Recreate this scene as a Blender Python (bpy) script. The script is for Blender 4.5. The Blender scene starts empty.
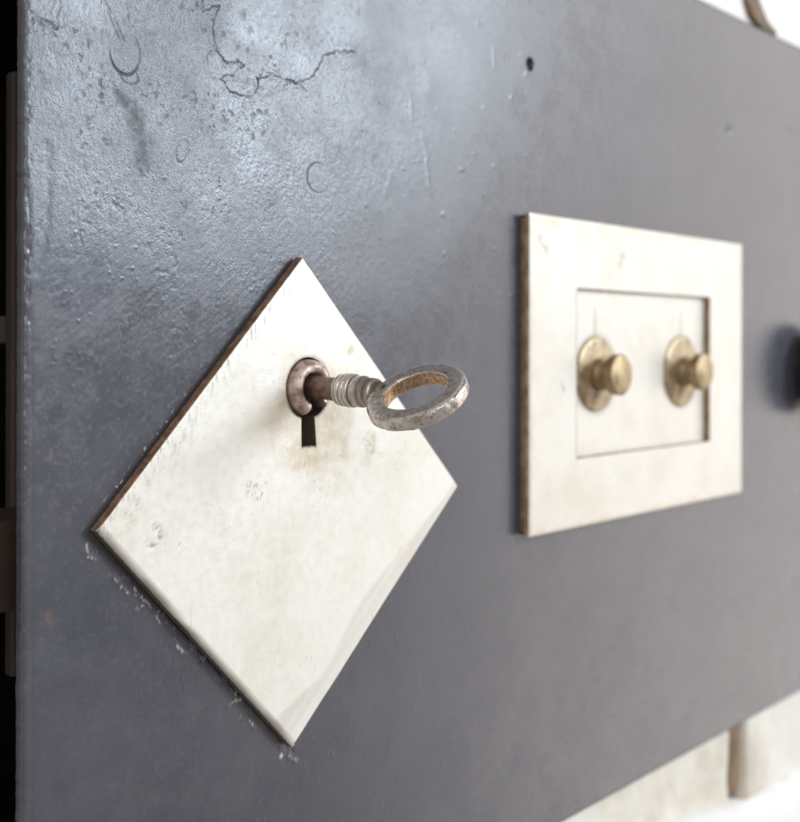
import bpy, bmesh, math
import numpy as np
from mathutils import Vector, Matrix

S = bpy.context.scene
COL = S.collection
MM = 0.001
rng = np.random.default_rng(7)

# ------------------------------------------------------------------ helpers
def smooth(a, b, x):
    t = np.clip((x - a) / (b - a), 0, 1)
    return t * t * (3 - 2 * t)

_tabs = {}
def vnoise(x, z, wl, seed=0):
    """gradient noise, about -1..1, wavelength wl (same unit as x, z)"""
    if seed not in _tabs:
        g = np.random.default_rng(100 + seed)
        a = g.uniform(0, 2 * np.pi, (256, 256)); _tabs[seed] = (np.cos(a), np.sin(a), g.uniform(0, np.pi))
    GX, GZ, rot = _tabs[seed]
    u, v = x / wl, z / wl
    i, j = np.floor(u).astype(int), np.floor(v).astype(int)
    fu, fv = u - i, v - j
    i, j = (i + 37) % 256, (j + 91) % 256; i1, j1 = (i + 1) % 256, (j + 1) % 256
    a = GX[i, j] * fu + GZ[i, j] * fv
    b = GX[i1, j] * (fu - 1) + GZ[i1, j] * fv
    c = GX[i, j1] * fu + GZ[i, j1] * (fv - 1)
    d = GX[i1, j1] * (fu - 1) + GZ[i1, j1] * (fv - 1)
    su = fu * fu * fu * (fu * (fu * 6 - 15) + 10); sv = fv * fv * fv * (fv * (fv * 6 - 15) + 10)
    ab = a + (b - a) * su; cd = c + (d - c) * su
    return 1.7 * (ab + (cd - ab) * sv)

def fbm(x, z, wl, octaves=4, seed=0, gain=0.5):
    s, a = 0, 1.0
    for k in range(octaves):
        s = s + a * vnoise(x, z, wl / 2 ** k, seed + k)
        a *= gain
    return s

def seg_dist(x, z, pts):
    d = np.full(x.shape, 1e9)
    for (ax, az), (bx, bz) in zip(pts[:-1], pts[1:]):
        dx, dz = bx - ax, bz - az
        L = dx * dx + dz * dz + 1e-12
        t = np.clip(((x - ax) * dx + (z - az) * dz) / L, 0, 1)
        d = np.minimum(d, np.hypot(x - ax - t * dx, z - az - t * dz))
    return d

def mesh_obj(name, co, faces, mat, parent=None, smooth_shade=True, attrs=None, mats=None, midx=None):
    me = bpy.data.meshes.new(name)
    co = np.asarray(co, dtype=np.float32)
    faces = np.asarray(faces, dtype=np.int32)
    me.vertices.add(len(co)); me.vertices.foreach_set('co', co.ravel())
    k = faces.shape[1]
    me.loops.add(faces.size); me.loops.foreach_set('vertex_index', faces.ravel())
    me.polygons.add(len(faces))
    me.polygons.foreach_set('loop_start', np.arange(0, faces.size, k, dtype=np.int32))
    me.update(calc_edges=True); me.validate()
    for m in (mats or [mat]): me.materials.append(m)
    if midx is not None: me.polygons.foreach_set('material_index', np.asarray(midx, dtype=np.int32))
    if smooth_shade: me.polygons.foreach_set('use_smooth', np.ones(len(me.polygons), dtype=bool))
    for an, av in (attrs or {}).items():
        a = me.attributes.new(an, 'FLOAT', 'POINT'); a.data.foreach_set('value', np.asarray(av, dtype=np.float32))
    o = bpy.data.objects.new(name, me); COL.objects.link(o)
    if parent: o.parent = parent
    return o

def bm_obj(name, bm, mat, parent=None, smooth_shade=False):
    me = bpy.data.meshes.new(name)
    bmesh.ops.recalc_face_normals(bm, faces=bm.faces)
    bm.to_mesh(me); bm.free()
    me.materials.append(mat)
    if smooth_shade:
        for p in me.polygons: p.use_smooth = True
    o = bpy.data.objects.new(name, me); COL.objects.link(o)
    if parent: o.parent = parent
    return o

def empty(name, loc, label, cat, group=None):
    o = bpy.data.objects.new(name, None); COL.objects.link(o)
    o.location = loc; o.empty_display_size = 0.02
    o['label'] = label; o['category'] = cat
    if group: o['group'] = group
    return o

def box_bm(x0, x1, y0, y1, z0, z1, bev=0.0, bm=None):
    own = bmesh.new()
    bmesh.ops.create_cube(own, size=1)
    for v in own.verts:
        v.co = Vector((x0 + (v.co.x + .5) * (x1 - x0), y0 + (v.co.y + .5) * (y1 - y0), z0 + (v.co.z + .5) * (z1 - z0)))
    if bev > 0:
        bmesh.ops.bevel(own, geom=own.edges[:], offset=bev, segments=3, profile=.5, affect='EDGES')
    if bm is None: return own
    me = bpy.data.meshes.new('tmp'); own.to_mesh(me); own.free(); bm.from_mesh(me); bpy.data.meshes.remove(me)
    return bm

def lathe(name, prof, mat, parent=None, n=128, clampx=None, wob=0.0):
    """prof: (radius, y) list, axis along Y through the local origin; outward is -Y"""
    prof = np.array(prof); m = len(prof)
    th = np.linspace(0, 2 * np.pi, n, endpoint=False)
    R, TH = prof[:, 0][:, None], th[None, :]
    if wob: R = R * (1 + wob * np.sin(3 * TH + prof[:, 1][:, None] * 900))
    X, Z = R * np.cos(TH), R * np.sin(TH)
    Y = np.repeat(prof[:, 1][:, None], n, 1)
    if clampx is not None: X = np.maximum(X, clampx)
    co = np.stack([X, Y, Z], -1).reshape(-1, 3)
    i, j = np.meshgrid(np.arange(m - 1), np.arange(n), indexing='ij'); j1 = (j + 1) % n
    f = np.stack([i * n + j, i * n + j1, (i + 1) * n + j1, (i + 1) * n + j], -1).reshape(-1, 4)
    return mesh_obj(name, co, f, mat, parent)

def rounded(pts, r, k=5):
    """round the inner corners of an open profile polyline"""
    out = [np.array(pts[0], float)]
    for a, b, c in zip(pts[:-2], pts[1:-1], pts[2:]):
        a, b, c = map(lambda p: np.array(p, float), (a, b, c))
        d1, d2 = a - b, c - b
        q = min(r, np.linalg.norm(d1) * .45, np.linalg.norm(d2) * .45)
        p1, p2 = b + d1 / np.linalg.norm(d1) * q, b + d2 / np.linalg.norm(d2) * q
        for t in np.linspace(0, 1, k):
            out.append((1 - t) ** 2 * p1 + 2 * t * (1 - t) * b + t * t * p2)
    out.append(np.array(pts[-1], float))
    return [tuple(p) for p in out]

# ------------------------------------------------------------------ node materials
class N:
    def __init__(s, name):
        s.m = bpy.data.materials.new(name); s.m.use_nodes = True
        s.t = s.m.node_tree; s.b = s.t.nodes['Principled BSDF']
        s.tc = s.t.nodes.new('ShaderNodeTexCoord').outputs['Object']
    def link(s, a, b): s.t.links.new(a, b)
    def put(s, sock, v):
        if hasattr(v, 'is_output'): s.link(v, sock)
        elif isinstance(v, tuple) and len(v) == 3 and sock.type == 'RGBA': sock.default_value = (*v, 1)
        else: sock.default_value = v
    def noise(s, scale, detail=4, rough=.55, stretch=None, rot=None, dist=0.0):
        n = s.t.nodes.new('ShaderNodeTexNoise'); n.inputs['Scale'].default_value = scale
        n.inputs['Detail'].default_value = detail; n.inputs['Roughness'].default_value = rough
        n.inputs['Distortion'].default_value = dist
        src = s.tc
        if stretch or rot:
            mp = s.t.nodes.new('ShaderNodeMapping'); s.link(src, mp.inputs[0])
            if rot: mp.inputs['Rotation'].default_value = rot
            if stretch: mp.inputs['Scale'].default_value = stretch
            src = mp.outputs[0]
        s.link(src, n.inputs['Vector']); return n.outputs['Fac']
    def ramp(s, fac, lo, hi, a=0.0, b=1.0):
        n = s.t.nodes.new('ShaderNodeMapRange'); n.interpolation_type = 'SMOOTHSTEP'
        s.put(n.inputs['Value'], fac)
        for k, v in zip(('From Min', 'From Max', 'To Min', 'To Max'), (lo, hi, a, b)): n.inputs[k].default_value = v
        return n.outputs[0]
    def math(s, op, a, b=0.0, c=None):
        n = s.t.nodes.new('ShaderNodeMath'); n.operation = op
        s.put(n.inputs[0], a); s.put(n.inputs[1], b)
        if c is not None: s.put(n.inputs[2], c)
        return n.outputs[0]
    def mix(s, fac, a, b):
        n = s.t.nodes.new('ShaderNodeMix'); n.data_type = 'RGBA'
        s.put(n.inputs['Factor'], fac); s.put(n.inputs['A'] if False else n.inputs[6], a); s.put(n.inputs[7], b)
        return n.outputs[2]
    def attr(s, name):
        n = s.t.nodes.new('ShaderNodeAttribute'); n.attribute_name = name; return n.outputs['Fac']
    def bump(s, h, dist, strength=1.0, normal=None):
        n = s.t.nodes.new('ShaderNodeBump'); n.inputs['Distance'].default_value = dist
        s.put(n.inputs['Strength'], strength); s.put(n.inputs['Height'], h)
        if normal: s.link(normal, n.inputs['Normal'])
        return n.outputs[0]
    def set(s, **k):
        for a, v in k.items(): s.put(s.b.inputs[a.replace('_', ' ')], v)
        return s.m

def mat_door():
    n = N('slate paint')
    a = n.noise(40, 5); b = n.noise(900, 4, .6); fine = n.noise(3600, 3, .6)
    c = n.mix(n.ramp(a, .3, .7), (.055, .055, .068), (.068, .067, .080))
    c = n.mix(n.ramp(b, .62, .8, 0, .5), c, (.04, .04, .047))
    c = n.mix(n.attr('dark'), c, (.016, .015, .017))
    c = n.mix(n.math('MULTIPLY', n.attr('rust'), .75), c, (.19, .11, .075))
    c = n.mix(n.attr('chip'), c, (.50, .49, .47))
    r = n.math('ADD', n.ramp(n.noise(160, 5, .65), .3, .7, .22, .30), n.ramp(b, .5, .75, 0, .16))
    r = n.math('ADD', r, n.math('MULTIPLY', n.attr('dark'), .25))
    r = n.math('ADD', r, n.math('MULTIPLY', n.attr('smear'), .14))
    n1 = n.bump(fine, .00010, n.math('MULTIPLY', n.attr('grain'), n.ramp(n.noise(22, 3), .3, .7, .4, 1.0)))
    n2 = n.bump(n.noise(1300, 3, .6, (1, 1, .45)), .00009, n.math('MULTIPLY', n.attr('grain'), .6), n1)
    return n.set(Base_Color=c, Roughness=r, Normal=n2, Specular_IOR_Level=.75)

def mat_plate(name, tint=(.765, .735, .665), aged=(.68, .63, .535), metal=.22):
    n = N(name)
    big = n.noise(55, 5, .6); mid = n.noise(420, 5, .62); brush = n.noise(900, 4, .6, (1, 1, .12), (0, .25, 0))
    c = n.mix(n.ramp(big, .42, .75, 0, .75), tint, aged)
    c = n.mix(n.ramp(mid, .62, .78, 0, .55), c, (.58, .53, .44))
    c = n.mix(n.ramp(brush, .6, .82, 0, .30), c, (.55, .50, .43))
    st = n.attr('stain')
    c = n.mix(n.math('MULTIPLY', st, n.ramp(n.noise(300, 6, .7), .3, .7, .25, 1)), c, (.50, .37, .20))
    c = n.mix(n.attr('grey'), c, (.52, .47, .42))
    c = n.mix(n.attr('dark'), c, (.085, .065, .05))
    c = n.mix(n.attr('edge'), c, n.mix(n.ramp(n.noise(420, 5, .7), .35, .65), (.15, .09, .058), (.38, .235, .145)))
    sc1 = n.ramp(n.noise(1600, 2, .5, (1, 1, .02), (0, .6, 0)), .66, .74); sc2 = n.ramp(n.noise(1500, 2, .5, (1, 1, .025), (0, -1.0, 0)), .68, .76)
    scr = n.math('MULTIPLY', n.math('MAXIMUM', sc1, sc2), n.ramp(n.noise(70, 3), .45, .65))
    c = n.mix(n.math('MULTIPLY', scr, .35), c, (.42, .36, .29))
    r = n.ramp(n.noise(500, 5, .6), .3, .7, .32, .48)
    n1 = n.bump(n.noise(2600, 4, .65), .00006, .4)
    n2 = n.bump(mid, .00012, .25, n1)
    return n.set(Base_Color=c, Roughness=r, Normal=n2, Metallic=metal)

def mat_metal(name, light, dark, rust=None, rough=(.3, .5), metal=.9, sc=900, amt=(.45, .65), bumpd=.00015, groove=False):
    n = N(name)
    c = n.mix(n.ramp(n.noise(sc, 6, .65), *amt), light, dark)
    if rust: c = n.mix(n.math('MULTIPLY', n.attr('rust'), n.ramp(n.noise(sc * 1.6, 5, .7), .35, .6, .35, 1)), c, rust)
    if groove: c = n.mix(n.attr('groove'), c, (.075, .055, .045))
    r = n.ramp(n.noise(sc * 1.3, 5, .6), .3, .7, *rough)
    nb = n.bump(n.noise(sc * 2, 4, .65), bumpd, .5)
    return n.set(Base_Color=c, Roughness=r, Metallic=metal, Normal=nb)

def mat_plain(name, c1, c2, sc, rough=.7, stretch=None, bumpd=.0005, lo=.35, hi=.7):
    n = N(name)
    f = n.noise(sc, 6, .62, stretch)
    return n.set(Base_Color=n.mix(n.ramp(f, lo, hi), c1, c2), Roughness=rough, Normal=n.bump(n.noise(sc * 6, 5, .6, stretch), bumpd, .5))

M_door = mat_door()
M_plate = mat_plate('worn nickel')
M_frame = mat_plate('aged nickel', (.685, .65, .585), (.615, .565, .48))
M_key = mat_metal('old key steel', (.62, .565, .515), (.21, .16, .13), (.36, .20, .07), (.24, .44), .85, 800, (.52, .76), .0002, True)
M_shaft = mat_metal('browned key steel', (.23, .18, .155), (.10, .07, .057), (.2, .1, .05), (.35, .55), .8, 500)
M_plug = mat_metal('lock plug steel', (.55, .43, .37), (.25, .175, .14), None, (.40, .60), .6, 420, (.4, .62))
M_brass = mat_metal('old brass', (.42, .32, .19), (.16, .105, .055), None, (.45, .62), .9, 300, (.42, .75))
M_brassdull = mat_metal('dull brass', (.43, .335, .21), (.17, .115, .06), None, (.42, .6), .6, 260, (.42, .7))
M_tan = mat_plain('tan plate edge', (.55, .41, .27), (.30, .20, .115), 300, .55, bumpd=.0001)
M_recess = mat_plain('brown recess edge', (.34, .24, .14), (.20, .13, .07), 300, .6, bumpd=.0001)
M_black = mat_plain('black knob', (.04, .04, .046), (.06, .06, .066), 120, .42, bumpd=.0001)
M_dark = mat_plain('dark interior', (.008, .007, .007), (.012, .010, .009), 30, .9)
M_wood = mat_plain('brown timber', (.075, .055, .045), (.035, .026, .022), 60, .7, (1, 1, .12))
M_rail = mat_plain('brown timber rail', (.05, .03, .02), (.022, .014, .010), 60, .7, (.15, 1, 1))
M_pale = mat_plain('pale timber', (.13, .11, .09), (.08, .065, .05), 60, .7, (.15, 1, 1))
M_case = mat_plain('lock case', (.030, .019, .013), (.011, .008, .006), 500, .7, bumpd=.0002)
M_case.node_tree.nodes['Principled BSDF'].inputs['Specular IOR Level'].default_value = .15
M_plaster = mat_plain('white plaster', (.78, .755, .715), (.73, .70, .66), 18, .85, bumpd=.0015)
M_stone = mat_plain('cream stone', (.70, .655, .58), (.57, .50, .40), 38, .85, bumpd=.0015, lo=.42, hi=.75)
M_cleft = mat_plain('pale brown cleft', (.24, .17, .115), (.11, .08, .055), 90, .9)
M_mortar = mat_plain('brown mortar', (.36, .26, .17), (.20, .135, .085), 60, .9)

# ================================================================== SAFE DOOR
DY = 0.0026                                   # y of the door's painted face
door = empty('safe_door', (0, DY, 0), 'grey painted steel safe door with a lozenge keyhole plate and a square plate of brass knobs', 'door')
def on_door(o):                               # parts are modelled in world metres
    o.parent = door; o.matrix_parent_inverse = Matrix.Translation((0, -DY, 0)); return o

KX, KZ, KR = 1.8, 23.6, 6.3                   # keyhole, mm
SLOT_L, SLOT_R, SLOT_B = -0.15, 3.85, 11.6

CRACK1 = [(-24.6, 98.5), (-24.3, 95.7), (-22.2, 96.7), (-20.2, 97.7), (-21.9, 93.3), (-21.2, 89.0), (-18.1, 87.2), (-13.8, 87.6),
          (-16.3, 85.1), (-20.1, 83.6), (-17.0, 81.5), (-12.3, 81.2), (-9.7, 83.5), (-10.1, 85.4), (-6.4, 86.7), (0.6, 86.3),
          (6.3, 88.7), (8.7, 93.5), (13.0, 94.9), (18.2, 96.1)]
CRACK2 = [(18.2, 96.1), (22.6, 93.7), (25.4, 91.1), (25.4, 86.2), (28.5, 85.2)]
CRACK3 = [(0.6, 86.3), (3.6, 85.0)]
CRACK4 = [(-62.6, 88.3), (-60.2, 87.3), (-56.6, 86.2)]
CRACK5 = [(-56.6, 86.2), (-55.6, 92.0)]

CRACK6 = [(-21.2, 89), (-23.2, 87.4), (-23.0, 85.6)]
CRACK7 = [(-10.1, 85.4), (-8.6, 87.3), (-5.6, 87.0), (-3.4, 85.9), (.6, 86.3)]
CRACK8 = [(-24.3, 95.7), (-26.0, 96.8), (-26.4, 98.4)]
def door_fields(x, z):
    """height towards the viewer and wear and painted shade masks of the steel, all in mm"""
    lo = lambda x0, x1: smooth(x0, x1, x)
    left = 1 - smooth(40, 120, x)
    top = smooth(20, 60, z + 0.10 * x)
    h = 0.060 * fbm(x, z, 46, 2, 1) * (.45 + .55 * left) + 0.014 * fbm(x, z, 17, 2, 5) * (0.1 + 0.9 * left)
    # brush marks: slanting near the lozenge, upright higher up
    u, v = x * .80 + z * .60, -x * .60 + z * .80
    slant = smooth(75, 45, z) * smooth(-5, 30, z) * left
    h = h + 0.0085 * slant * vnoise(u / 3.6, v, .95, 11) + 0.005 * slant * vnoise(u / 4.5, v, .55, 12)
    up = smooth(62, 85, z) * left
    h = h + 0.004 * up * vnoise(x, z / 9, .8, 14) * smooth(-20, 5, x)
    # orange peel, pits and grit
    calm = 1 - .85 * np.maximum(smooth(5.0, 3.4, np.hypot(x - 7.1, z - 67.4)), smooth(1.5, 1.05, np.hypot((x + 42.3) / 3.3, (z - 84.0) / 4.6)))
    patch = smooth(-.25, .5, fbm(x, z, 21, 3, 20))
    h = h + calm * left * (.4 + .6 * patch) * (.25 + .75 * top * (1 - smooth(0, 50, x))) * (0.013 * fbm(x, z, 1.5, 3, 22, .6) + .011 * fbm(x, z, .62, 2, 122))
    pit = smooth(.40, .75, fbm(x, z, 1.5, 3, 26, .6)) * smooth(-.1, .6, fbm(x, z, 9, 2, 127)) * (1 - smooth(-15, 30, x)) * (.2 + .8 * top)
    pit = pit * calm
    h = h - 0.05 * pit
    grit = smooth(.45, .85, vnoise(x, z, .95, 29)) * smooth(.05, .5, fbm(x, z, 12, 2, 30)) * left
    h = h + 0.035 * grit
    dark = 0.6 * pit
    # broken paint film: a fissure with a lifted lip
    wob = 0.40 * fbm(x, z, 2.4, 4, 33, .55), 0.40 * fbm(x, z, 2.4, 4, 133, .55)
    flake = smooth(5, 1.2, seg_dist(x, z, CRACK1)) * smooth(-.2, .05, fbm(x, z, 6, 4, 137, .6)) * calm
    h = h + .03 * flake + .02 * smooth(.35, .5, fbm(x, z, 3.2, 4, 138, .6)) * smooth(6, 2, seg_dist(x, z, CRACK1))
    for pts, wd, dp, dk in ((CRACK1, .115, .17, 1.2), (CRACK2, .16, .04, .15), (CRACK3, .16, .06, .5), (CRACK4, .16, .10, .8), (CRACK5, .2, .07, .3), (CRACK6, .11, .10, .8), (CRACK7, .10, .08, .6), (CRACK8, .11, .08, .6)):
        d = seg_dist(x + wob[0], z + wob[1], pts)
        var = .65 + .5 * vnoise(x, z, 4, 41)
        h = h - dp * var * np.exp(-(d / wd) ** 2) + 0.022 * np.exp(-((d - .6) / .4) ** 2)
        dark = np.maximum(dark, dk * np.clip(var, 0, 1) * np.exp(-(d / (wd * 1.0)) ** 2))
    # plugged rivets
    d = np.hypot(x - 7.1, z - 67.4 ); ang = np.arctan2(z - 67.4, x - 7.1)
    h = h + .02 * smooth(3.4, 2.9, d) - .12 * np.exp(-((d - 3.15) / .14) ** 2) * (.45 + .55 * np.cos(ang - 2.9))
    dark = np.maximum(dark, 1.0 * np.exp(-((d - 3.15) / .14) ** 2) * smooth(-.5, .7, np.cos(ang - 2.9)))
    ex, ez = (x + 42.3) / 3.3, (z - 84.6) / 4.0
    d = np.hypot(ex, ez); ang = np.arctan2(ez, ex)
    w1 = smooth(-.2, .8, np.cos(ang + 1.55)); w2 = smooth(.55, .95, np.cos(ang - .15)) * .6
    h = h + .03 * smooth(1.06, .9, d) - .16 * np.exp(-((d - 1.0) / .045) ** 2) * np.maximum(w1, w2)
    dark = np.maximum(dark, 1.0 * np.exp(-((d - 1.0) / .042) ** 2) * np.maximum(w1, .6 * w2))
    d2 = np.hypot((x + 41.2) / 1.9, (z - 80.4) / 1.3)
    h = h - .06 * np.exp(-((d2 - 1) / .13) ** 2) * smooth(82, 80.6, z)
    dark = np.maximum(dark, .95 * np.exp(-((d2 - 1) / .11) ** 2) * smooth(82, 80.6, z))
    for a, b in (((-46, 91), (-43.6, 86.8)), ((-47.5, 94.5), (-45.4, 91)), ((-44.6, 90.2), (-42.4, 86.5))):
        d = seg_dist(x, z, [a, b]); h = h - .05 * np.exp(-(d / .22) ** 2); dark = np.maximum(dark, .4 * np.exp(-(d / .2) ** 2))
    # small ringed blister
    d = np.hypot((x + 29.2) * .9 - (z - 68.4) * .25, (z - 68.4) * .62) / 1.25
    h = h + .03 * smooth(1.1, .8, d) - .045 * np.exp(-((d - 1.05) / .16) ** 2)
    dark = np.maximum(dark, .45 * np.exp(-((d - 1.05) / .13) ** 2) * smooth(-.4, .5, vnoise(x, z, 2, 44)))
    # knocks by the crack
    for px, pz, r in ((-13.9, 97.2, .85), (-12.2, 94.4, .8), (-19.0, 92.5, .5), (-15.5, 90.6, .5), (-12.8, 90.4, .55), (-9.6, 78.8, .5), (-7.6, 78.9, .5)):
        d = np.hypot(x - px, z - pz); h = h - .09 * np.exp(-(d / r) ** 2); dark = np.maximum(dark, .55 * np.exp(-(d / (r * .8)) ** 2))
    d = seg_dist(x, z, [(-10.5, 78.8), (-6.6, 78.5)]); dark = np.maximum(dark, .5 * np.exp(-(d / .25) ** 2))
    # clustered rust pits
    for px, pz, r in ((-46.2, 68.0, 1.2), (-43.5, 57.6, 1.7), (-50, 71, .9), (-36.5, 69.5, 1.0), (-33.5, 62.5, .8), (-38.6, 63.2, .9), (-51, 79, .7), (-28, 58.5, .8)):
        d = np.hypot(x - px, z - pz) / r
        k = np.exp(-d * d) * smooth(-.35, .35, vnoise(x, z, .7, 46)); h = h - .05 * k; dark = np.maximum(dark, .6 * k)
    # scored line by the hinge edge
    d = seg_dist(x + .3 * vnoise(x, z, 3, 47), z, [(-57.8, 66), (-57.6, 58), (-58.6, 50), (-59.9, 44.5)])
    h = h - .05 * np.exp(-(d / .8) ** 2); dark = np.maximum(dark, .42 * np.exp(-(d / .65) ** 2) * smooth(-.6, .3, vnoise(x, z, 2.6, 48)))
    h = h - .035 * np.exp(-((x + 60.9 + .15 * vnoise(x, z, 9, 49)) / .3) ** 2) * smooth(50, 20, z)
    # far filled holes and a drilled one
    for px, pz, dp in ((202.8, 104.1, .7), (253.7, 111.5, .15), (143.9, 130.1, .12)):
        d = np.hypot(x - px, z - pz); h = h - dp * np.exp(-(d / 1.7) ** 2); dark = np.maximum(dark, (1.0 if dp > .2 else .4) * np.exp(-(d / 1.6) ** 2))
    d = np.hypot(x - 85.7, z - 105.4); hole = smooth(1.75, 1.45, d); h = h - 1.8 * hole; dark = np.maximum(dark, hole)  # the drilled hole's inner shade is painted in as well
    # a scraped patch of thin paint on the upper right
    d = seg_dist(x, z, [(143, 118), (150, 110), (160, 106.5), (163, 113)]); h = h + .05 * np.exp(-(d / 1.4) ** 2)
    for a, b in (((41.5, 81), (43.5, 76)), ((43.2, 75), (44.4, 68)), ((37, 90), (37.6, 84)), ((30.5, 71), (29, 66)), ((69.5, 106), (70, 102))):
        d = seg_dist(x + .3 * vnoise(x, z, 3, 51), z, [a, b]); h = h + .05 * np.exp(-(d / .55) ** 2)
    # drips, paint nibs
    nib = smooth(.74, .9, vnoise(x, z, 2.3, 55)) * smooth(-10, 25, x) * (1 - smooth(80, 130, x)) * smooth(25, 50, z)
    h = h + .07 * nib
    # dirty smears
    sm = np.zeros_like(x)
    for (a, b), r in ((((-42.5, 76.2), (-38.5, 72.5)), 1.7), (((-39.3, 71.5), (-37.9, 66.5)), 2.6)):
        d = seg_dist(x + 1.2 * fbm(x, z, 5, 3, 61), z + 1.2 * fbm(x, z, 5, 3, 64), [a, b]); sm = np.maximum(sm, smooth(r * 1.5, r * .1, d))
    sm = np.clip(sm, 0, 1)
    h = h - .012 * sm
    dark = np.maximum(dark, .45 * sm * smooth(-.7, .3, fbm(x, z, 1.5, 3, 67)))
    sm = np.maximum(sm, .45 * smooth(.0, .9, fbm(x, z, 16, 5, 66, .62)) * left)
    # chipped paint round the lozenge
    e1 = (-x - z - 50.4) / math.sqrt(2)                         # outside its lower left edge
    along = (x - z) / math.sqrt(2)
    inr = smooth(-37, -34, along) * (1 - smooth(36, 39, along))
    st = fbm(along / 4.5, e1 + .3 * vnoise(along, e1, 2, 172), .5, 3, 70, .6) * .8 + .5 * fbm(along / 1.5, e1, 2.2, 3, 171)
    chip = smooth(.40, .52, st) * smooth(-.1, .2, e1) * smooth(2.8, .5, e1 + 1.2 * vnoise(along, e1 * 0, 7, 72)) * inr
    chip = chip * smooth(-.35, .2, vnoise(along, e1 * 0, 10, 73) + .35 - .5 * smooth(-15, 10, along))
    e2 = (-x + z - 50.4) / math.sqrt(2); al2 = (x + z) / math.sqrt(2)
    chip2 = smooth(.55, .66, vnoise(al2 / 2.2, e2, .5, 75)) * smooth(-.1, .15, e2) * smooth(1.0, .3, e2) * smooth(-37, -34, al2) * (1 - smooth(-8, 20, al2)) 
    chip = chip * .55 * smooth(.0, .25, fbm(x, z, 2.5, 3, 180))
    for a, b in (((-50.1, -2.1), (-49.8, -4.4)), ((-49.0, -4.7), (-48.3, -5.5)), ((-44.2, -9.2), (-43.5, -9.8)), ((-42.8, -10.8), (-41.3, -12.0)), ((-40.0, -11.6), (-38.2, -13.5)), ((-38.2, -13.5), (-36.2, -15.5)),
                 ((-34.8, -17.7), (-34.1, -18.6)), ((-30.6, -23.1), (-28.0, -25.7)), ((-17.3, -37.7), (-16.0, -37.0)), ((-16.0, -37.0), (-14.2, -37.2)), ((-12.0, -41.8), (-10.7, -43.5)), ((-1.0, -52.0), (1.0, -53.2))):
        d = seg_dist(x + .2 * fbm(x, z, 1.5, 3, 181), z + .2 * fbm(x, z, 1.5, 3, 184), [a, b])
        k = smooth(.26, .10, d + .24 * fbm(x, z, .8, 2, 187)); chip = np.maximum(chip, .6 * k * smooth(-.5, .3, fbm(x, z, 1.1, 3, 190))); h = h + .07 * np.exp(-(d / .5) ** 2)
    d = seg_dist(x, z, [(-24.8, -28.2), (-23.4, -27.0)]); dark = np.maximum(dark, np.exp(-(d / .22) ** 2))
    for px, pz, r in ((-3.2, -51.3, .6), (-14.2, -40.6, .3)):
        chip = np.maximum(chip, .8 * smooth(r, r * .5, np.hypot(x - px, (z - pz) * .8) + .3 * vnoise(x, z, .6, 78)))
    e3 = (x + z - 50.8) / math.sqrt(2); al3 = (z - x) / math.sqrt(2)
    chip = np.maximum(chip, .5 * smooth(.72, .85, vnoise(x, z, .9, 79)) * smooth(2.6, .4, np.abs(e3 - .6)) * smooth(-35, -30, al3) * smooth(36, 30, al3))
    chip = np.clip(chip + chip2, 0, 1)
    h = h - .03 * chip + .05 * smooth(2.2, 0, np.abs(e1 - .8)) * inr * vnoise(along, e1, 1.2, 76)
    rim = .8 * np.exp(-(np.clip(e1, -1, 9) / .55) ** 2) * inr  # shadow line below the lozenge, painted dark on the door
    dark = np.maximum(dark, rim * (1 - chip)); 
    rust = .5 * smooth(1.3, .2, np.hypot(x + 57.2, (z + 13.8) * .8) + .7 * vnoise(x, z, 1.4, 80))
    rust = np.maximum(rust, .7 * smooth(.8, .2, np.hypot(x + 57.8, z - 13.2) + .5 * vnoise(x, z, .9, 81)))
    rust = np.maximum(rust, .45 * smooth(.62, .8, vnoise(x, z, 1.6, 82)) * smooth(.2, .6, vnoise(x, z, 15, 83)) * smooth(20, 5, np.abs(z - 8)) * smooth(-25, -45, x))
    # worn left arris
    wear = smooth(1.9, .1, x + 62.5) * smooth(-.3, .5, fbm(x * 2, z, 4, 3, 85)) * smooth(5, 25, z)
    h = h - wear * (.16 + .06 * fbm(x, z, .8, 3, 86))
    grain = .22 + .78 * smooth(28, 62, z + .25 * x) * (1 - smooth(20, 90, x))
    return h, np.clip(dark, 0, 1), rust, chip, sm, grain

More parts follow.
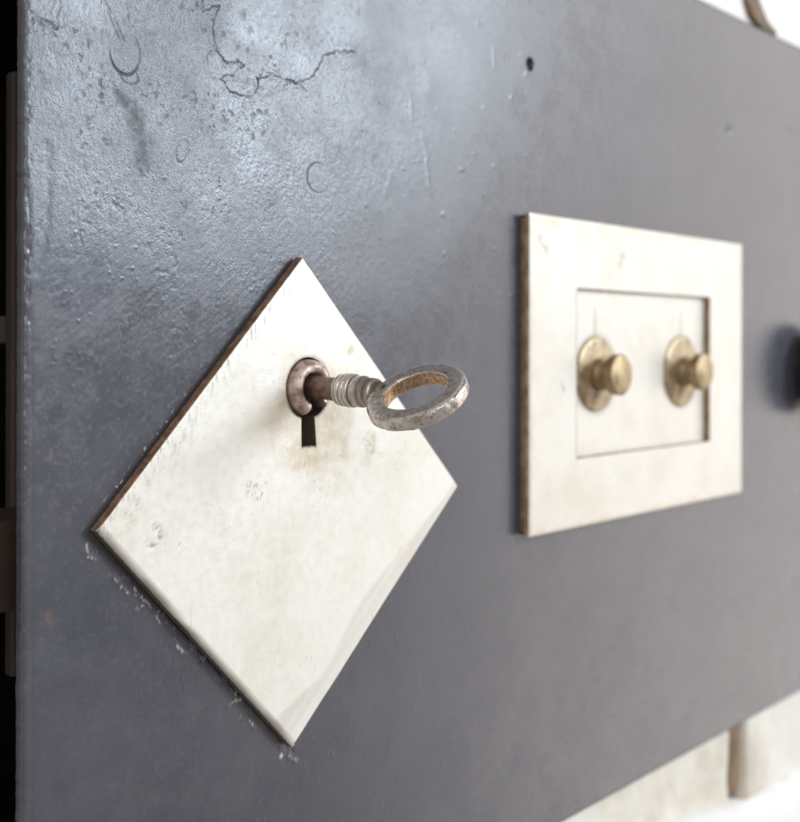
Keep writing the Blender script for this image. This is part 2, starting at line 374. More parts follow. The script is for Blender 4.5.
def build_door():
    X0, X1, Z0, Z1, BACK, R = -62.5, 345.0, -96.2, 143.4, 2.0, .7
    def steps(brk):
        out = [brk[0][0]]
        for (a, s0), (b, s1) in zip(brk[:-1], brk[1:]):
            n = max(1, int(round((b - a) / ((s0 + s1) / 2))))
            w = np.linspace(s0, s1, n); w = np.cumsum(w); out += list(a + (b - a) * w / w[-1])
        return np.array(out)
    xs = steps([(X0 + R, .22), (-48.5, .21), (-47.5, .15), (-37, .15), (-36, .21), (-27, .21), (-26, .14), (19, .14), (20, .22), (30, .22), (55, .35), (84, .35), (84.001, .25), (87.5, .25), (120, .6), (X1, 2.0)])
    zs = steps([(Z0, .5), (-55, .36), (20, .30), (50, .22), (62, .21), (63, .15), (72, .15), (73, .21), (77.5, .21), (78.5, .14), (98.5, .14), (99.5, .22), (103.5, .22), (107.5, .25), (Z1, .8)])
    q = np.linspace(0, np.pi / 2, 6)[:-1]
    ex = np.concatenate([[X0, X0], X0 + R - R * np.cos(q)[1:] ])
    ey = np.concatenate([[BACK, R], R - R * np.sin(q)[1:] ])
    xs_all = np.concatenate([ex, xs]); yo = np.concatenate([ey, np.zeros(len(xs))])
    X, Z = np.meshgrid(xs_all, zs, indexing='ij')
    h, dark, rust, chip, sm, grain = door_fields(X, Z)
    Y = yo[:, None] - h
    edge = np.arange(len(xs_all))[:, None] < len(ex)
    Y = np.where(edge & (yo[:, None] > 1.5), BACK, Y)
    jag = .16 * fbm(Z * 0, Z, 3.0, 4, 90) + .10 * smooth(.3, .8, vnoise(Z * 0, Z, 2.2, 95))
    X = X + np.where(np.arange(len(xs_all))[:, None] < len(ex) + 1, jag, 0)
    # returns at bottom, top and right
    def pad(A, f): return np.concatenate([f(A[:, :1]), A, f(A[:, -1:])], 1)
    X, Z, dark, rust, chip, sm, grain = [pad(A, lambda a: a) for A in (X, Z, dark, rust, chip, sm, grain)]
    Y = pad(Y, lambda a: a * 0 + BACK)
    def padr(A, v=None): return np.concatenate([A, A[-1:] if v is None else A[-1:] * 0 + v], 0)
    X, Z, dark, rust, chip, sm, grain = [padr(A) for A in (X, Z, dark, rust, chip, sm, grain)]
    Y = padr(Y, BACK)
    n, m = X.shape
    co = np.stack([X * MM, DY + Y * MM, Z * MM], -1).reshape(-1, 3)
    i, j = np.meshgrid(np.arange(n - 1), np.arange(m - 1), indexing='ij')
    f = np.stack([i * m + j, (i + 1) * m + j, (i + 1) * m + j + 1, i * m + j + 1], -1).reshape(-1, 4)
    c = co[f].mean(1) * 1000
    g = .5
    hole = (np.hypot(c[:, 0] - KX, c[:, 2] - KZ) < KR + g) | ((c[:, 0] > SLOT_L - g) & (c[:, 0] < SLOT_R + g) & (c[:, 2] > SLOT_B - g) & (c[:, 2] < KZ))
    f = f[~hole]
    # back sheet, left open round the lock
    bx, bz = [X0, -12, 15, X1], [Z0, 8, 36, Z1]
    base = len(co)
    bk = np.array([[x * MM, DY + BACK * MM, z * MM] for x in bx for z in bz]); co = np.concatenate([co, bk])
    bf = [[base + a * 4 + b, base + a * 4 + b + 1, base + (a + 1) * 4 + b + 1, base + (a + 1) * 4 + b] for a in range(3) for b in range(3) if not (a == 1 and b == 1)]
    f = np.concatenate([f, np.array(bf)])
    z16 = np.zeros(16)
    at = {k: np.concatenate([A.ravel(), z16]) for k, A in (('dark', dark), ('rust', rust), ('chip', chip), ('smear', sm), ('grain', grain))}
    return mesh_obj('door_panel', co, f, M_door, attrs=at)
on_door(build_door())
on_door(bm_obj('lock_case', box_bm(-.022, .026, DY + .0042, DY + .022, -.004, .048, .0006), M_case))

# ---------------------------------------------------------------- lozenge plate
def build_lozenge():
    DIA = np.array([(0.1, 50.3), (-49.7, 0.2), (-2.2, -49.3), (52.2, -1.0)])
    NA = 1600
    # outer outline sampled evenly, the corners kept
    per = []
    for k in range(4):
        a, b = DIA[k], DIA[(k + 1) % 4]
        t = np.linspace(0, 1, NA // 4, endpoint=False)[:, None]; per.append(a + (b - a) * t)
    O = np.concatenate(per)
    nrm = np.zeros_like(O)
    ang = np.arctan2(O[:, 1] - KZ, O[:, 0] - KX)
    # keyhole outline along the same bearings
    dx, dz = np.cos(ang), np.sin(ang)
    r = np.full(NA, KR)
    for k in range(NA):
        if dz[k] < 0:
            tb = (SLOT_B - KZ) / dz[k]; ts = tb
            if dx[k] > 1e-9: ts = (5.14 - .0893 * KZ - KX) / (dx[k] + .0893 * dz[k])   # the slot flares downwards
            elif dx[k] < -1e-9: ts = (SLOT_L - KX) / dx[k]
            t = min(tb, ts if ts > 0 else tb)
            if t > KR: r[k] = t
    r = r * (1 + .008 * fbm(ang * 9, ang * 0, 1.0, 4, 199))
    I = np.stack([KX + dx * r, KZ + dz * r], -1)
    tt = np.concatenate([[0], np.geomspace(.002, .06, 9), np.linspace(.07, .80, 70), .80 + .20 * (1 - np.geomspace(1, .0045, 60)), [1]])
    tt = np.unique(tt)
    P = I[None] + (O - I)[None] * tt[:, None, None]
    x, z = P[..., 0], P[..., 1]
    s2 = math.sqrt(2)
    def edge_d(a, b):                       # distance inside the edge a-b
        d = (b - a) / np.linalg.norm(b - a); n = np.array([-d[1], d[0]])
        return (x - a[0]) * n[0] + (z - a[1]) * n[1]
    eUL, eLL, eLR, eUR = (edge_d(DIA[k], DIA[(k + 1) % 4]) for k in range(4))
    e = np.minimum(np.minimum(eUL, eLL), np.minimum(eLR, eUR)); e = np.maximum(e, 0)
    along = (x - z) / s2
    h = .05 * fbm(x, z, 40, 2, 201) + .012 * fbm(x, z, 9, 3, 205) + .004 * fbm(x, z, 2, 3, 209)
    rr = .50 + .18 * fbm(x, z, 6, 2, 212)
    h = h - .30 * (1 - np.sqrt(np.clip(1 - (1 - np.clip(e / np.maximum(rr, .1), 0, 1)) ** 2, 0, 1)))
    h = h - .45 * smooth(1.5, 0, eLL) * smooth(-.7, .4, vnoise(x, z, 8, 214) + .4)       # dressed lower left arris
    # the filed facet by the lower right edge
    fa, fb, fc = np.array((18.4, -25.6)), np.array((7.2, -36.6)), np.array((-6.8, -42.4))
    g1 = ((x - fa[0]) * (fb - fa)[1] - (z - fa[1]) * (fb - fa)[0]) / np.linalg.norm(fb - fa)
    g2 = ((x - fb[0]) * (fc - fb)[1] - (z - fb[1]) * (fc - fb)[0]) / np.linalg.norm(fc - fb)
    fd = -np.minimum(g1, g2) if False else np.maximum(-g1, 0) * 0
    lim = np.interp(z, [-44, -41.7, -36.6, -29, -22.5, -12, -2], [9.2, 8.8, 4.2, 5.2, 6.4, 4.2, 1.8]) 
    fac = smooth(lim + .6, lim - .6, eLR + .25 * fbm(x, z, 11, 2, 216))
    h = h - fac * (lim - np.clip(eLR, 0, 99)).clip(0, 9) * .038
    # dent and pits
    d = seg_dist(x, z, [(-38.7, -3.6), (-37.3, -3.9), (-36.2, -2.6), (-36.4, -1.0), (-37.6, -.4)])
    dn = np.exp(-(d / .55) ** 2); h = h - .08 * dn
    hd = np.hypot(x - KX, z - KZ)
    h = h - .12 * (1 - smooth(0, .45, np.linalg.norm(P - I[None], axis=-1)))
    thick = 3.0
    # wear masks, plus shade painted along the lower left bevel
    stain = .75 * smooth(17, 5, np.hypot(x - 4.5, (z - 17.5) * .9) + 5 * fbm(x, z, 7, 3, 220))
    stain = np.maximum(stain, .75 * smooth(3.2, .6, np.hypot(x - 1.2, z - 8.6) + 1.6 * fbm(x, z, 2.2, 3, 223)))
    stain = np.maximum(stain, .5 * smooth(4.5, 1, np.hypot(x - 21, z - 10) + 2 * fbm(x, z, 3, 3, 226)))
    stain = np.maximum(stain, .8 * smooth(1.0, .3, np.hypot((x - 14.6) * .7 + (z - 31.3) * .7, (x - 14.6) - (z - 31.3)) * .5))
    brush = smooth(.15, .75, vnoise(x, z / 5, .55, 230) + .5 * vnoise(x, z, .3, 231)) * smooth(5.5, .4, eUL + 1.8 * fbm(x, z, 9, 2, 232))
    grey0 = .85 * brush
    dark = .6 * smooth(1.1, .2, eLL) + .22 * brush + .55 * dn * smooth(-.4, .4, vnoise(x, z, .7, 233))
    pk = smooth(.62, .8, vnoise(x, z, .55, 235)) * smooth(.25, .7, fbm(x, z, 14, 2, 236)) * .35
    pk2 = smooth(.1, .6, fbm(x, z, .9, 3, 238)) * smooth(3.2, .8, np.hypot(x + 12.5, z - 4.0) + 1.5 * vnoise(x, z, 2, 239)) * .5
    pk3 = smooth(.2, .6, fbm(x, z, .8, 3, 240)) * smooth(3.6, 1.2, np.hypot(x - 20.5, z - 11) + 1.5 * vnoise(x, z, 2, 241)) * .4
    dark = np.maximum(np.maximum(dark, pk), np.maximum(pk2, pk3))
    dark = np.maximum(dark, .95 * smooth(.7, .2, np.linalg.norm(P - I[None], axis=-1)) * smooth(22.5, 18, z))  # slot's lower lip painted dark to subdue its bright edge
    grey = grey0 + fac * (.34 + .3 * vnoise(along / 3, eLR, 1.6, 243)) + 1.0 * smooth(1.6, .4, eLL) * smooth(-.6, .3, vnoise(x, z, 5, 244))
    side = np.repeat([0., 1., .35, .2], NA // 4)  # shade painted per side, strongest on the lower left one
    co, A = [], {'stain': [], 'dark': [], 'grey': [], 'edge': []}
    def ring(p, y, st, dk, gr, ed):
        co.append(np.stack([p[:, 0] * MM, y * MM, p[:, 1] * MM], -1))
        for k, v in zip(('stain', 'dark', 'grey', 'edge'), (st, dk, gr, ed)): A[k].append(np.broadcast_to(v, (NA,)))
    for yy in (4.2, 3.0, 1.6, .7, .3): ring(I[:], np.full(NA, yy), .3, .97, 0, .12)  # keyhole walls near black, the hole's shade put into their colour
    for k in range(len(tt)): ring(P[k], -h[k], stain[k], dark[k], grey[k], smooth(.28, .05, e[k]) * (1 - side) if k > 20 else np.zeros(NA))
    cen = np.array([0.1, 0.])
    for yy, ins in ((.5, 0), (.8, 0), (1.3, 0), (1.9, 0), (2.1, 0), (2.12, .016), (thick, .018)):  # last rings step in, an undercut added for a dark line
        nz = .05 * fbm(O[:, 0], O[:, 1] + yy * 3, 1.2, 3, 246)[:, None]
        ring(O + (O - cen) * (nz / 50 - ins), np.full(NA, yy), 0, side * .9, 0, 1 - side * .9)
    m = len(co); co = np.concatenate(co)
    i, j = np.meshgrid(np.arange(m - 1), np.arange(NA), indexing='ij'); j1 = (j + 1) % NA
    f = np.stack([i * NA + j, (i + 1) * NA + j, (i + 1) * NA + j1, i * NA + j1], -1).reshape(-1, 4)
    return mesh_obj('keyhole_plate', co, f, M_plate, attrs={k: np.concatenate(v) for k, v in A.items()})
loz = on_door(build_lozenge())

def build_plug():
    prof = rounded([(2.9, 4.0), (2.9, -.2), (3.3, -2.0), (4.7, -2.15), (5.75, -1.0), (5.9, 1.0), (5.9, 4.0)], .8, 6)
    prof = np.array(prof)
    a0, a1 = math.radians(-46), math.radians(360 - 108)        # open at the bottom for the bit
    n = 110; th = np.linspace(a0, a1, n); m = len(prof)
    R = prof[:, 0][:, None]; Y = np.repeat(prof[:, 1][:, None], n, 1)
    X, Z = R * np.cos(th), R * np.sin(th)
    wob = .07 * fbm(X + 20, Z + Y * 2, 1.6, 3, 301)
    X, Z = X * (1 + wob * .12), Z * (1 + wob * .12); Y = Y + wob * .7
    co = np.stack([(KX + X) * MM, Y * MM, (KZ + Z) * MM], -1).reshape(-1, 3)
    i, j = np.meshgrid(np.arange(m - 1), np.arange(n - 1), indexing='ij')
    f = np.stack([i * n + j, i * n + j + 1, (i + 1) * n + j + 1, (i + 1) * n + j], -1).reshape(-1, 4).tolist()
    # end caps, built as strips between the profile's two halves
    for jj in (0, n - 1):
        for k in range(m // 2):
            a, b = k, m - 1 - k
            if b - a >= 2: f.append([a * n + jj, (a + 1) * n + jj, (b - 1) * n + jj, b * n + jj])
    o = mesh_obj('lock_plug', co, f, M_plug, loz)
    md = o.modifiers.new('s', 'EDGE_SPLIT'); md.split_angle = math.radians(50)
    return o
build_plug()

# ---------------------------------------------------------------- knob plate: a frame with a set-back panel
FX0, FX1, FZ0, FZ1, FY = .0812, .2070, -.0166, .0663, -.0006
RX0, RX1, RZ0, RZ1 = .1036, .1830, .0018, .0479
def build_frame():
    xs = np.unique(np.concatenate([np.linspace(FX0, RX0, 60), np.linspace(RX0, RX1, 110), np.linspace(RX1, FX1, 50)]))
    zs = np.unique(np.concatenate([np.linspace(FZ0, RZ0, 50), np.linspace(RZ0, RZ1, 80), np.linspace(RZ1, FZ1, 50)]))
    X, Z = np.meshgrid(xs, zs, indexing='ij'); x, z = X * 1000, Z * 1000
    e = np.minimum(np.minimum(x - FX0 * 1000, FX1 * 1000 - x), np.minimum(z - FZ0 * 1000, FZ1 * 1000 - z))
    h = .05 * fbm(x, z, 40, 2, 401) + .02 * fbm(x, z, 9, 3, 404) - .25 * smooth(.7, 0, e)
    n, m = X.shape
    co = np.stack([X, FY - h * MM, Z], -1).reshape(-1, 3)
    i, j = np.meshgrid(np.arange(n - 1), np.arange(m - 1), indexing='ij')
    f = np.stack([i * m + j, (i + 1) * m + j, (i + 1) * m + j + 1, i * m + j + 1], -1).reshape(-1, 4)
    c = co[f].mean(1)
    f = f[~((c[:, 0] > RX0) & (c[:, 0] < RX1) & (c[:, 2] > RZ0) & (c[:, 2] < RZ1))]
    mi = [0] * len(f); f = f.tolist()
    V = co.tolist()
    def wall(idx, yb, under=False, mt=1):
        base = len(V)
        for k in idx: V.append([V[k][0], yb, V[k][2]])
        for k in range(len(idx) - 1): f.append([idx[k], idx[k + 1], base + k + 1, base + k]); mi.append(mt)
        if under:                                  # undercut added to the shape for a shadow line along the rim
            b2 = len(V); cx, cz = (FX0 + FX1) / 2, (FZ0 + FZ1) / 2; q = .0009
            for y2 in (yb, DY + .0004):
                for k in idx: V.append([V[k][0] + q * np.sign(cx - V[k][0]) * (abs(V[k][0] - cx) > .0628), y2, V[k][2] + q * np.sign(cz - V[k][2]) * (abs(V[k][2] - cz) > .0413)])
            L = len(idx)
            for k in range(L - 1):
                f.append([base + k, base + k + 1, b2 + k + 1, b2 + k]); mi.append(1)
                f.append([b2 + k, b2 + k + 1, b2 + L + k + 1, b2 + L + k]); mi.append(1)
    ii0, ii1 = np.argmin(abs(xs - RX0)), np.argmin(abs(xs - RX1)); jj0, jj1 = np.argmin(abs(zs - RZ0)), np.argmin(abs(zs - RZ1))
    I = lambda a, b: int(a * m + b)
    B = DY + .0004
    U = DY - .0017
    wall([I(0, b) for b in range(m)], U, True); wall([I(n - 1, b) for b in range(m)][::-1], U, True)
    wall([I(a, 0) for a in range(n)][::-1], U, True); wall([I(a, m - 1) for a in range(n)], U, True)
    wall([I(ii0, b) for b in range(jj0, jj1 + 1)][::-1], B, mt=2); wall([I(ii1, b) for b in range(jj0, jj1 + 1)], B, mt=2)
    wall([I(a, jj0) for a in range(ii0, ii1 + 1)], B, mt=2); wall([I(a, jj1) for a in range(ii0, ii1 + 1)][::-1], B, mt=2)
    V = np.array(V); vx, vz = V[:, 0] * 1000, V[:, 2] * 1000
    e = np.minimum(np.minimum(vx - FX0 * 1000, FX1 * 1000 - vx), np.minimum(vz - FZ0 * 1000, FZ1 * 1000 - vz))
    dark = .3 * smooth(.60, .84, vnoise(vx, vz, 1.3, 410)) * smooth(.2, .6, fbm(vx, vz, 16, 2, 411))
    for a, b in (((85.5, 60), (88.5, 57.2)), ((96.3, 22), (97.0, 20.2)), ((126, 55), (128, 58.5))):
        dark = np.maximum(dark, .38 * smooth(1.1, .0, seg_dist(vx + .8 * fbm(vx, vz, 2, 3, 420), vz + .8 * fbm(vx, vz, 2, 3, 424), [a, b])))
    stain = .3 * smooth(2.5, .3, e + 2 * fbm(vx, vz, 8, 3, 414)) + .15 * smooth(.2, .8, fbm(vx, vz, 20, 4, 417))
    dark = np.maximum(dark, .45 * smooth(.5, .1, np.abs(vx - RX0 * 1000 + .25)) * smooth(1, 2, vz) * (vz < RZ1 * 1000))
    # split the rim vertices so the arris stays crisp
    return mesh_obj('knob_plate', V, f, None, mats=[M_frame, M_tan, M_recess], midx=mi, attrs={'dark': dark, 'stain': stain, 'grey': vx * 0, 'edge': vx * 0})
frm = on_door(build_frame())
md = frm.modifiers.new('s', 'EDGE_SPLIT'); md.split_angle = math.radians(40)

def build_inset():
    xs, zs = np.linspace(RX0 + .00004, RX1 - .00004, 160), np.linspace(RZ0 + .00004, RZ1 - .00004, 100)
    X, Z = np.meshgrid(xs, zs, indexing='ij'); x, z = X * 1000, Z * 1000
    h = .05 * fbm(x, z, 22, 2, 501) + .012 * fbm(x, z, 6, 3, 503)
    co = np.stack([X, DY - .0012 - h * MM, Z], -1).reshape(-1, 3); n, m = X.shape
    i, j = np.meshgrid(np.arange(n - 1), np.arange(m - 1), indexing='ij')
    f = np.stack([i * m + j, (i + 1) * m + j, (i + 1) * m + j + 1, i * m + j + 1], -1).reshape(-1, 4)
    e = np.minimum(np.minimum(x - RX0 * 1000, RX1 * 1000 - x), np.minimum(z - RZ0 * 1000, RZ1 * 1000 - z))
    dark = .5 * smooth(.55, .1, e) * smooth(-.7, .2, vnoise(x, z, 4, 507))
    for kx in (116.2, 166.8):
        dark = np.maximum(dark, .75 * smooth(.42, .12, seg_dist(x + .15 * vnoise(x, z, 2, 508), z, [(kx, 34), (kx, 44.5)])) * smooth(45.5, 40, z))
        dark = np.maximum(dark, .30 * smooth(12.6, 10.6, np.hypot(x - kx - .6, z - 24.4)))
    stain = .22 * smooth(.2, .8, fbm(x, z, 14, 4, 510))
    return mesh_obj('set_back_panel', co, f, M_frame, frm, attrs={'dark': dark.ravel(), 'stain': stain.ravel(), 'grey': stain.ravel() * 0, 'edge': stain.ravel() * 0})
build_inset()

def build_knob(kx, kz, rs=1.0):
    b = DY - .0013
    prof = [(.0046, b), (.0046, b - .0026), (.0038, b - .0029), (.0036, b - .0048), (.0048, b - .0053), (.0056, b - .0055), (.0057, b - .0080), (.0054, b - .0083), (.0020, b - .0088), (.00001, b - .0090)]
    k = lathe('knob', rounded(prof, .0004, 4), M_brass, None, 96, wob=.006)
    k.location = (kx, 0, kz); on_door(k)
    pr = [(.0035, b - .0012), (.0052, b - .0012), (.0092, b - .0008), (.0104, b - .0004), (.0106, b + .0002)]
    pr = [(p * rs, q) for p, q in pr]
    r = lathe('rosette', rounded(pr, .0006, 4), M_brassdull, k, 128, clampx=-.0103 * rs)
    return k
build_knob(.1166, .0244)
build_knob(.1668, .0244, 1.05)

prof = [(.012, DY + .0002), (.012, DY - .003), (.0165, DY - .0045), (.0175, DY - .009), (.015, DY - .0125), (.008, DY - .0142), (.00001, DY - .0145)]
bk = lathe('black_knob', rounded(prof, .003, 6), M_black, None, 96); bk.location = (.2705, 0, .0238); on_door(bk)
bk['label'] = 'black round handle knob'

# ================================================================== KEY
droop, roll = math.radians(2.4), math.radians(31.5)
key = empty('key', (.0020, 0, .0238), 'worn old steel key with an oval ring bow standing in the keyhole', 'key')
ex = Vector((0, -math.cos(droop), -math.sin(droop)))
t0 = Vector((math.cos(roll), 0, math.sin(roll))); ey = (t0 - ex * t0.dot(ex)).normalized(); ez = ex.cross(ey)
key.matrix_world = Matrix(((ex.x, ey.x, ez.x, .0020), (ex.y, ey.y, ez.y, 0), (ex.z, ey.z, ez.z, .0238), (0, 0, 0, 1)))
def key_lathe(name, prof, mat, n=80):         # prof: (distance along the key, radius) in mm, x is the key's axis
    prof = np.array(rounded(prof, .28, 5)); th = np.linspace(0, 2 * np.pi, n, endpoint=False); m = len(prof)
    A = np.repeat(prof[:, 0][:, None], n, 1); R = prof[:, 1][:, None] * np.ones((1, n))
    R = R + .04 * fbm(A * 1.0, R * 0 + np.sin(th)[None] * 2.2, 1.3, 3, 601) * smooth(.2, 1, R)
    co = np.stack([A, R * np.cos(th), R * np.sin(th)], -1).reshape(-1, 3) * MM
    i, j = np.meshgrid(np.arange(m - 1), np.arange(n), indexing='ij'); j1 = (j + 1) % n
    f = np.stack([i * n + j, (i + 1) * n + j, (i + 1) * n + j1, i * n + j1], -1).reshape(-1, 4)
    rust = (smooth(3.0, 2.5, R) * .4).ravel(); groove = (.85 * smooth(3.27, 2.97, R) * (.7 + .3 * np.sin(A * 3))).ravel()
    return mesh_obj(name, co, f, mat, key, attrs={'rust': rust, 'groove': groove})
key_lathe('shaft', [(-4.2, .01), (-4.2, 2.3), (2, 2.35), (6, 2.35), (9.0, 2.35), (10, 2.35)], M_shaft)
key_lathe('collar', [(8.6, 2.3), (8.9, 3.1), (9.4, 3.25), (9.7, 2.95), (9.95, 3.3), (10.6, 3.35), (10.9, 3.0), (11.15, 3.38), (11.8, 3.38), (12.1, 3.02), (12.35, 3.35), (12.9, 3.35), (13.2, 2.95), (13.6, 3.1),
                     (15.3, 3.15), (16.1, 2.7), (16.6, 2.55), (17.0, 2.95), (18.2, 2.9), (18.6, 2.4), (20, 2.1), (21.0, 1.8)], M_key)
def build_bow():
    c, Ro, Ri, T = 28.8, 10.1, 6.5, 1.60
    b = .95
    sec = []                                  # rounded rectangle, (radius, thickness)
    for (cr, ct, a0) in ((Ro - b, T - b, 0), (Ri + b * .6, T - b * .6, 90), (Ri + b * .6, -T + b * .6, 180), (Ro - b, -T + b, 270)):
        bb = b if cr > 8 else b * .6
        for a in np.linspace(a0, a0 + 90, 6): sec.append((cr + bb * math.cos(math.radians(a)), ct + bb * math.sin(math.radians(a))))
    # denser along the flats
    S2 = []
    for p, q in zip(sec, sec[1:] + sec[:1]):
        L = math.hypot(q[0] - p[0], q[1] - p[1]); k = max(1, int(L / .35))
        for t in range(k): S2.append((p[0] + (q[0] - p[0]) * t / k, p[1] + (q[1] - p[1]) * t / k))
    S2 = np.array(S2); m, n = len(S2), 220
    th = np.linspace(0, 2 * np.pi, n, endpoint=False)
    R = S2[:, 0][None] * np.ones((n, 1)); H = S2[:, 1][None] * np.ones((n, 1)); TH = th[:, None]
    R = R + .25 * np.cos(TH * 2) * 0 + np.where(R > 8.3, .12 * vnoise(TH * 6 + R * 0, H * 0, 2.2, 650), .12 * vnoise(TH * 6 + R * 0, H * 0, 1.7, 651))
    x, y = c + R * np.cos(TH), R * np.sin(TH) * .97
    nz = fbm(x + H * 1.7, y - H * 1.3, 1.5, 3, 655)
    H = H * (1 + .035 * nz); R2 = R + .06 * nz
    x, y = c + R2 * np.cos(TH), R2 * np.sin(TH) * .97
    co = np.stack([x, y, H], -1).reshape(-1, 3) * MM
    i, j = np.meshgrid(np.arange(n), np.arange(m), indexing='ij'); i1, j1 = (i + 1) % n, (j + 1) % m
    f = np.stack([i * m + j, i1 * m + j, i1 * m + j1, i * m + j1], -1).reshape(-1, 4)
    arris = .55 * np.exp(-((R - (Ro - .15)) / .22) ** 2) * np.exp(-((H - (T - .45)) / .3) ** 2) * smooth(-.5, .3, fbm(x, y, 4, 3, 664))
    groove = np.clip(arris + .35 * smooth(.4, .8, fbm(x * 1.4, y * 1.4 + H, 1.6, 4, 667, .65)), 0, 1)
    rust = smooth(Ri + .45, Ri + .15, R) * smooth(1.6, 1.1, np.abs(H)) + .55 * smooth(.15, .6, fbm(x + H, y - H, 3.0, 3, 660)) * smooth(Ro - .4, Ro - .05, R)
    return mesh_obj('bow', co, f, M_key, key, attrs={'rust': np.clip(rust, 0, 1).ravel(), 'groove': groove.ravel()})
build_bow()
# bit hanging under the shaft, inside the plug's gap
bit = bm_obj('bit', box_bm(-.0040, -.0004, -.0013, .0013, -.0052, -.0019, .0002), M_case, key)
bit.matrix_local = Matrix.Rotation(-roll + math.radians(8), 4, 'X')

# ================================================================== WALL, OPENING, TIMBER
wall = empty('plaster_wall', (.2, .02, -.13), 'white plastered wall with cream stones around the grey safe door', 'wall')
def at_wall(o):
    o.parent = wall; o.matrix_parent_inverse = Matrix.Translation((-.2, -.02, .13)); return o
def rough_slab(name, x0, x1, z0, z1, y0, y1, mat, amp=.0008, step=.004, seed=700, edge=0.0):
    nx, nz = max(3, int((x1 - x0) / step)), max(3, int((z1 - z0) / step))
    xs, zs = np.linspace(x0, x1, nx), np.linspace(z0, z1, nz)
    X, Z = np.meshgrid(xs, zs, indexing='ij')
    e = np.minimum(np.minimum(X - x0, x1 - X), np.minimum(Z - z0, z1 - Z))
    Y = y0 - amp * fbm(X, Z, .03, 4, seed) + .003 * (1 - smooth(0, .006, e)) * (edge > 0)
    Xj = X + edge * fbm(Z, Z * 0, .02, 3, seed + 5) * (e < 1e-6); Zj = Z + edge * fbm(X, X * 0, .02, 3, seed + 9) * (e < 1e-6)
    def pad(A, v=None):
        g = lambda a: a if v is None else a * 0 + v
        A = np.concatenate([g(A[:1]), A, g(A[-1:])], 0); return np.concatenate([g(A[:, :1]), A, g(A[:, -1:])], 1)
    X, Z, Y = pad(Xj), pad(Zj), pad(Y, y1)
    n, m = X.shape
    co = np.stack([X, Y, Z], -1).reshape(-1, 3)
    i, j = np.meshgrid(np.arange(n - 1), np.arange(m - 1), indexing='ij')
    f = np.stack([i * m + j, (i + 1) * m + j, (i + 1) * m + j + 1, i * m + j + 1], -1).reshape(-1, 4)
    return at_wall(mesh_obj(name, co, f, mat))
WY = .0075
rough_slab('plaster', .03, 1.10, .1362, .75, WY - .002, .08, M_plaster, .001, .01, 701)            # above the door
rough_slab('plaster', -.60, -.090, -.60, .75, WY, .08, M_plaster, .001, .01, 712)                 # far left of the opening
rough_slab('plaster', -.0898, .0298, .16, .75, WY, .08, M_plaster, .001, .01, 714)
rough_slab('plaster', -.0898, .0298, -.60, -.11, WY, .08, M_plaster, .001, .01, 716)
rough_slab('stone_block', .03, .2184, -.150, .1360, WY, .08, M_stone, .0014, .003, 720, .0008)
rough_slab('stone_block', .2228, .60, -.150, .1360, WY, .08, M_stone, .0014, .003, 730, .0008)
rough_slab('mortar_joint', .2182, .2230, -.1245, .1355, WY + .0008, .07, M_mortar, .0005, .003, 733)
bx_ = box_bm(.2222, .2425, WY - .0026, WY + .006, -.1262, -.0955, .0026)
for v in bx_.verts:
    v.co.y -= .0006 * math.sin(v.co.x * 400) ; v.co.z += .0008 * math.sin(v.co.x * 300 + 1)
at_wall(bm_obj('stone_bracket', bx_, M_stone, None, True))
# brown cleft running up from the door's top edge
bm = bmesh.new()
pts = [(.2185, .166), (.2195, .1600), (.2225, .1545), (.2275, .1500), (.2345, .1460), (.2440, .1448)]
wd = [.0042, .0044, .0048, .0046, .0030, .0010]
up, dn = [], []
for (px, pz), w in zip(pts, wd):
    up.append(bm.verts.new((px + w * .6, WY - .0042, pz + w * .6))); dn.append(bm.verts.new((px - w * .6, WY - .0042, pz - w * .6)))
for k in range(len(pts) - 1): bm.faces.new((dn[k], dn[k + 1], up[k + 1], up[k]))
r = bmesh.ops.extrude_face_region(bm, geom=bm.faces[:])
for v in r['geom']:
    if isinstance(v, bmesh.types.BMVert): v.co.y += .004
at_wall(bm_obj('brown_cleft', bm, M_cleft))
# the thicker white render below the stones, with an uneven lip
lip = [(.03, -.112), (.09, -.1125), (.14, -.1135), (.166, -.1165), (.190, -.1205), (.2065, -.1235), (.2200, -.1255), (.2390, -.1275), (.2560, -.1280), (.2685, -.1270), (.30, -.1255), (.36, -.127), (.60, -.126), (1.10, -.126)]
lx = np.linspace(.03, 1.10, 360); lz = np.interp(lx, [p[0] for p in lip], [p[1] for p in lip]) + .0008 * fbm(lx, lx * 0, .012, 3, 740)
V, F = [], []
prof = [(0.0, WY + .004), (0.0, WY - .001), (-.0012, WY - .0038), (-.004, WY - .0055), (-.012, WY - .0062), (-.5, WY - .0070), (-.5, WY + .05)]
for a, b in zip(lx, lz):
    for dz, y in prof: V.append((a, y, b + dz))
k = len(prof)
for a in range(len(lx) - 1):
    for b in range(k - 1): F.append([a * k + b, (a + 1) * k + b, (a + 1) * k + b + 1, a * k + b + 1])
at_wall(mesh_obj('white_render', V, F, M_plaster))

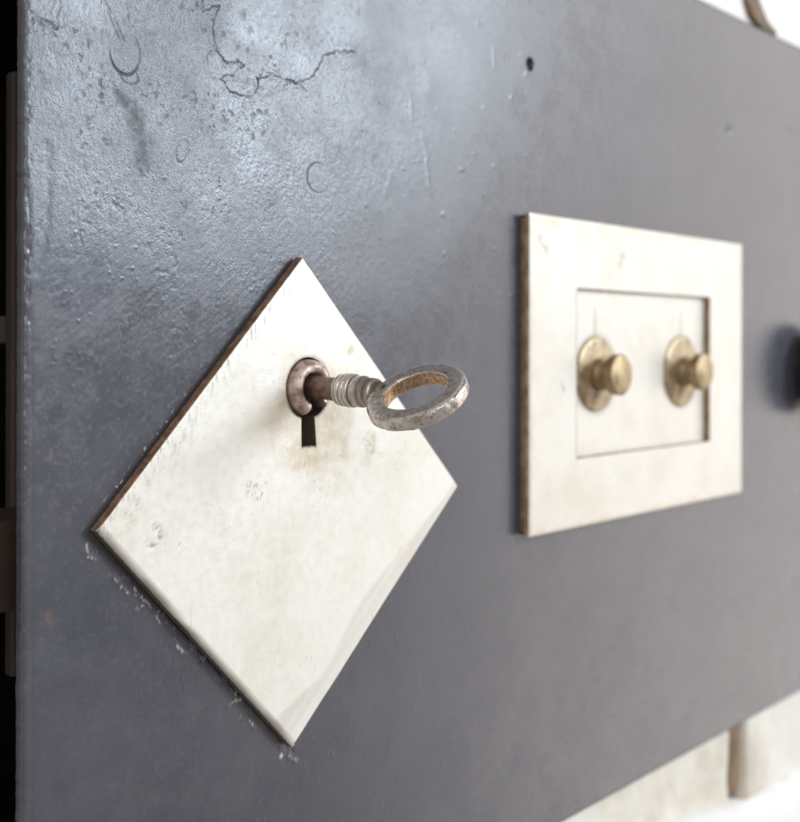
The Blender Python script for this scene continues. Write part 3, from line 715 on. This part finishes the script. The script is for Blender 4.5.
# dark recess behind the door with its timber
cav = empty('wall_recess', (0, .19, -.11), 'dark empty recess behind the door with brown timbers at its open left edge', 'cabinet')
def at_cav(o):
    o.parent = cav; o.matrix_parent_inverse = Matrix.Translation((0, -.19, .11)); return o
bm = bmesh.new()
for b in ((-.35, .40, .36, .37, -.30, .40), (-.36, -.3502, .0802, .37, -.30, .40), (.4002, .41, .0802, .37, -.30, .40), (-.35, .40, .0802, .3598, .4002, .41), (-.35, .40, .0802, .3598, -.31, -.3002)):
    box_bm(*b, bm=bm)
at_cav(bm_obj('lining', bm, M_dark))  # closed near-black box, the recess's shade put into its colour
bm = box_bm(-.0378, -.008, .046, .049, -.036, .0930, .0008)
for v in bm.verts:
    if v.co.z > .08 and v.co.x < -.03: v.co.z -= .0045
at_cav(bm_obj('post', bm, M_wood))
at_cav(bm_obj('rail', box_bm(-.088, -.020, .0125, .0300, -.0140, .0016, .0006), M_rail))
at_cav(bm_obj('pale_rail', box_bm(-.120, -.020, .060, .080, .0325, .0385, .0006), M_pale))

# ================================================================== CAMERA
cam = bpy.data.cameras.new('camera'); co = bpy.data.objects.new('camera', cam); COL.objects.link(co)
CP = Vector((-.17357, -.17390, .03242)); yaw, rl = .86563, .0022
F_ = Vector((math.sin(yaw), math.cos(yaw), 0)); R_ = Vector((math.cos(yaw), -math.sin(yaw), 0)); U_ = Vector((0, 0, 1))
R2, U2 = R_ * math.cos(rl) + U_ * math.sin(rl), U_ * math.cos(rl) - R_ * math.sin(rl)
co.matrix_world = Matrix(((R2.x, U2.x, -F_.x, CP.x), (R2.y, U2.y, -F_.y, CP.y), (R2.z, U2.z, -F_.z, CP.z), (0, 0, 0, 1)))
cam.sensor_fit = 'HORIZONTAL'; cam.sensor_width = 36; cam.lens = 54.0
cam.shift_y = -66 / 800
cam.clip_start = .005; cam.clip_end = 50
cam.dof.use_dof = True; cam.dof.focus_distance = .222; cam.dof.aperture_fstop = 18; cam.dof.aperture_blades = 7
S.camera = co

# ================================================================== LIGHT
W = bpy.data.worlds.new('World'); S.world = W; W.use_nodes = True
W.node_tree.nodes['Background'].inputs[0].default_value = (1.0, .95, .92, 1)
W.node_tree.nodes['Background'].inputs[1].default_value = .33
def area(name, loc, target, sx, sy, power, col):
    l = bpy.data.lights.new(name, 'AREA'); l.shape = 'RECTANGLE'; l.size = sx; l.size_y = sy; l.energy = power; l.color = col
    o = bpy.data.objects.new(name, l); COL.objects.link(o); o.location = loc
    o.rotation_euler = (Vector(target) - Vector(loc)).to_track_quat('-Z', 'Y').to_euler()
    return o
area('window_light', (.74, -.92, .42), (0, 0, .08), .40, .36, 12.2, (.76, .88, 1.0))
area('room_light', (2.0, -.85, .02), (.2, 0, .03), 1.2, 2.3, 14.5, (1.0, .92, .85))
area('front_light', (-.55, -1.1, .48), (.05, 0, 0), 1.0, .8, 8.4, (1.0, .97, .94))

S.render.engine = 'CYCLES'
S.view_settings.view_transform = 'Standard'; S.view_settings.look = 'None'; S.view_settings.exposure = 0; S.view_settings.gamma = 1
S.cycles.use_denoising = True
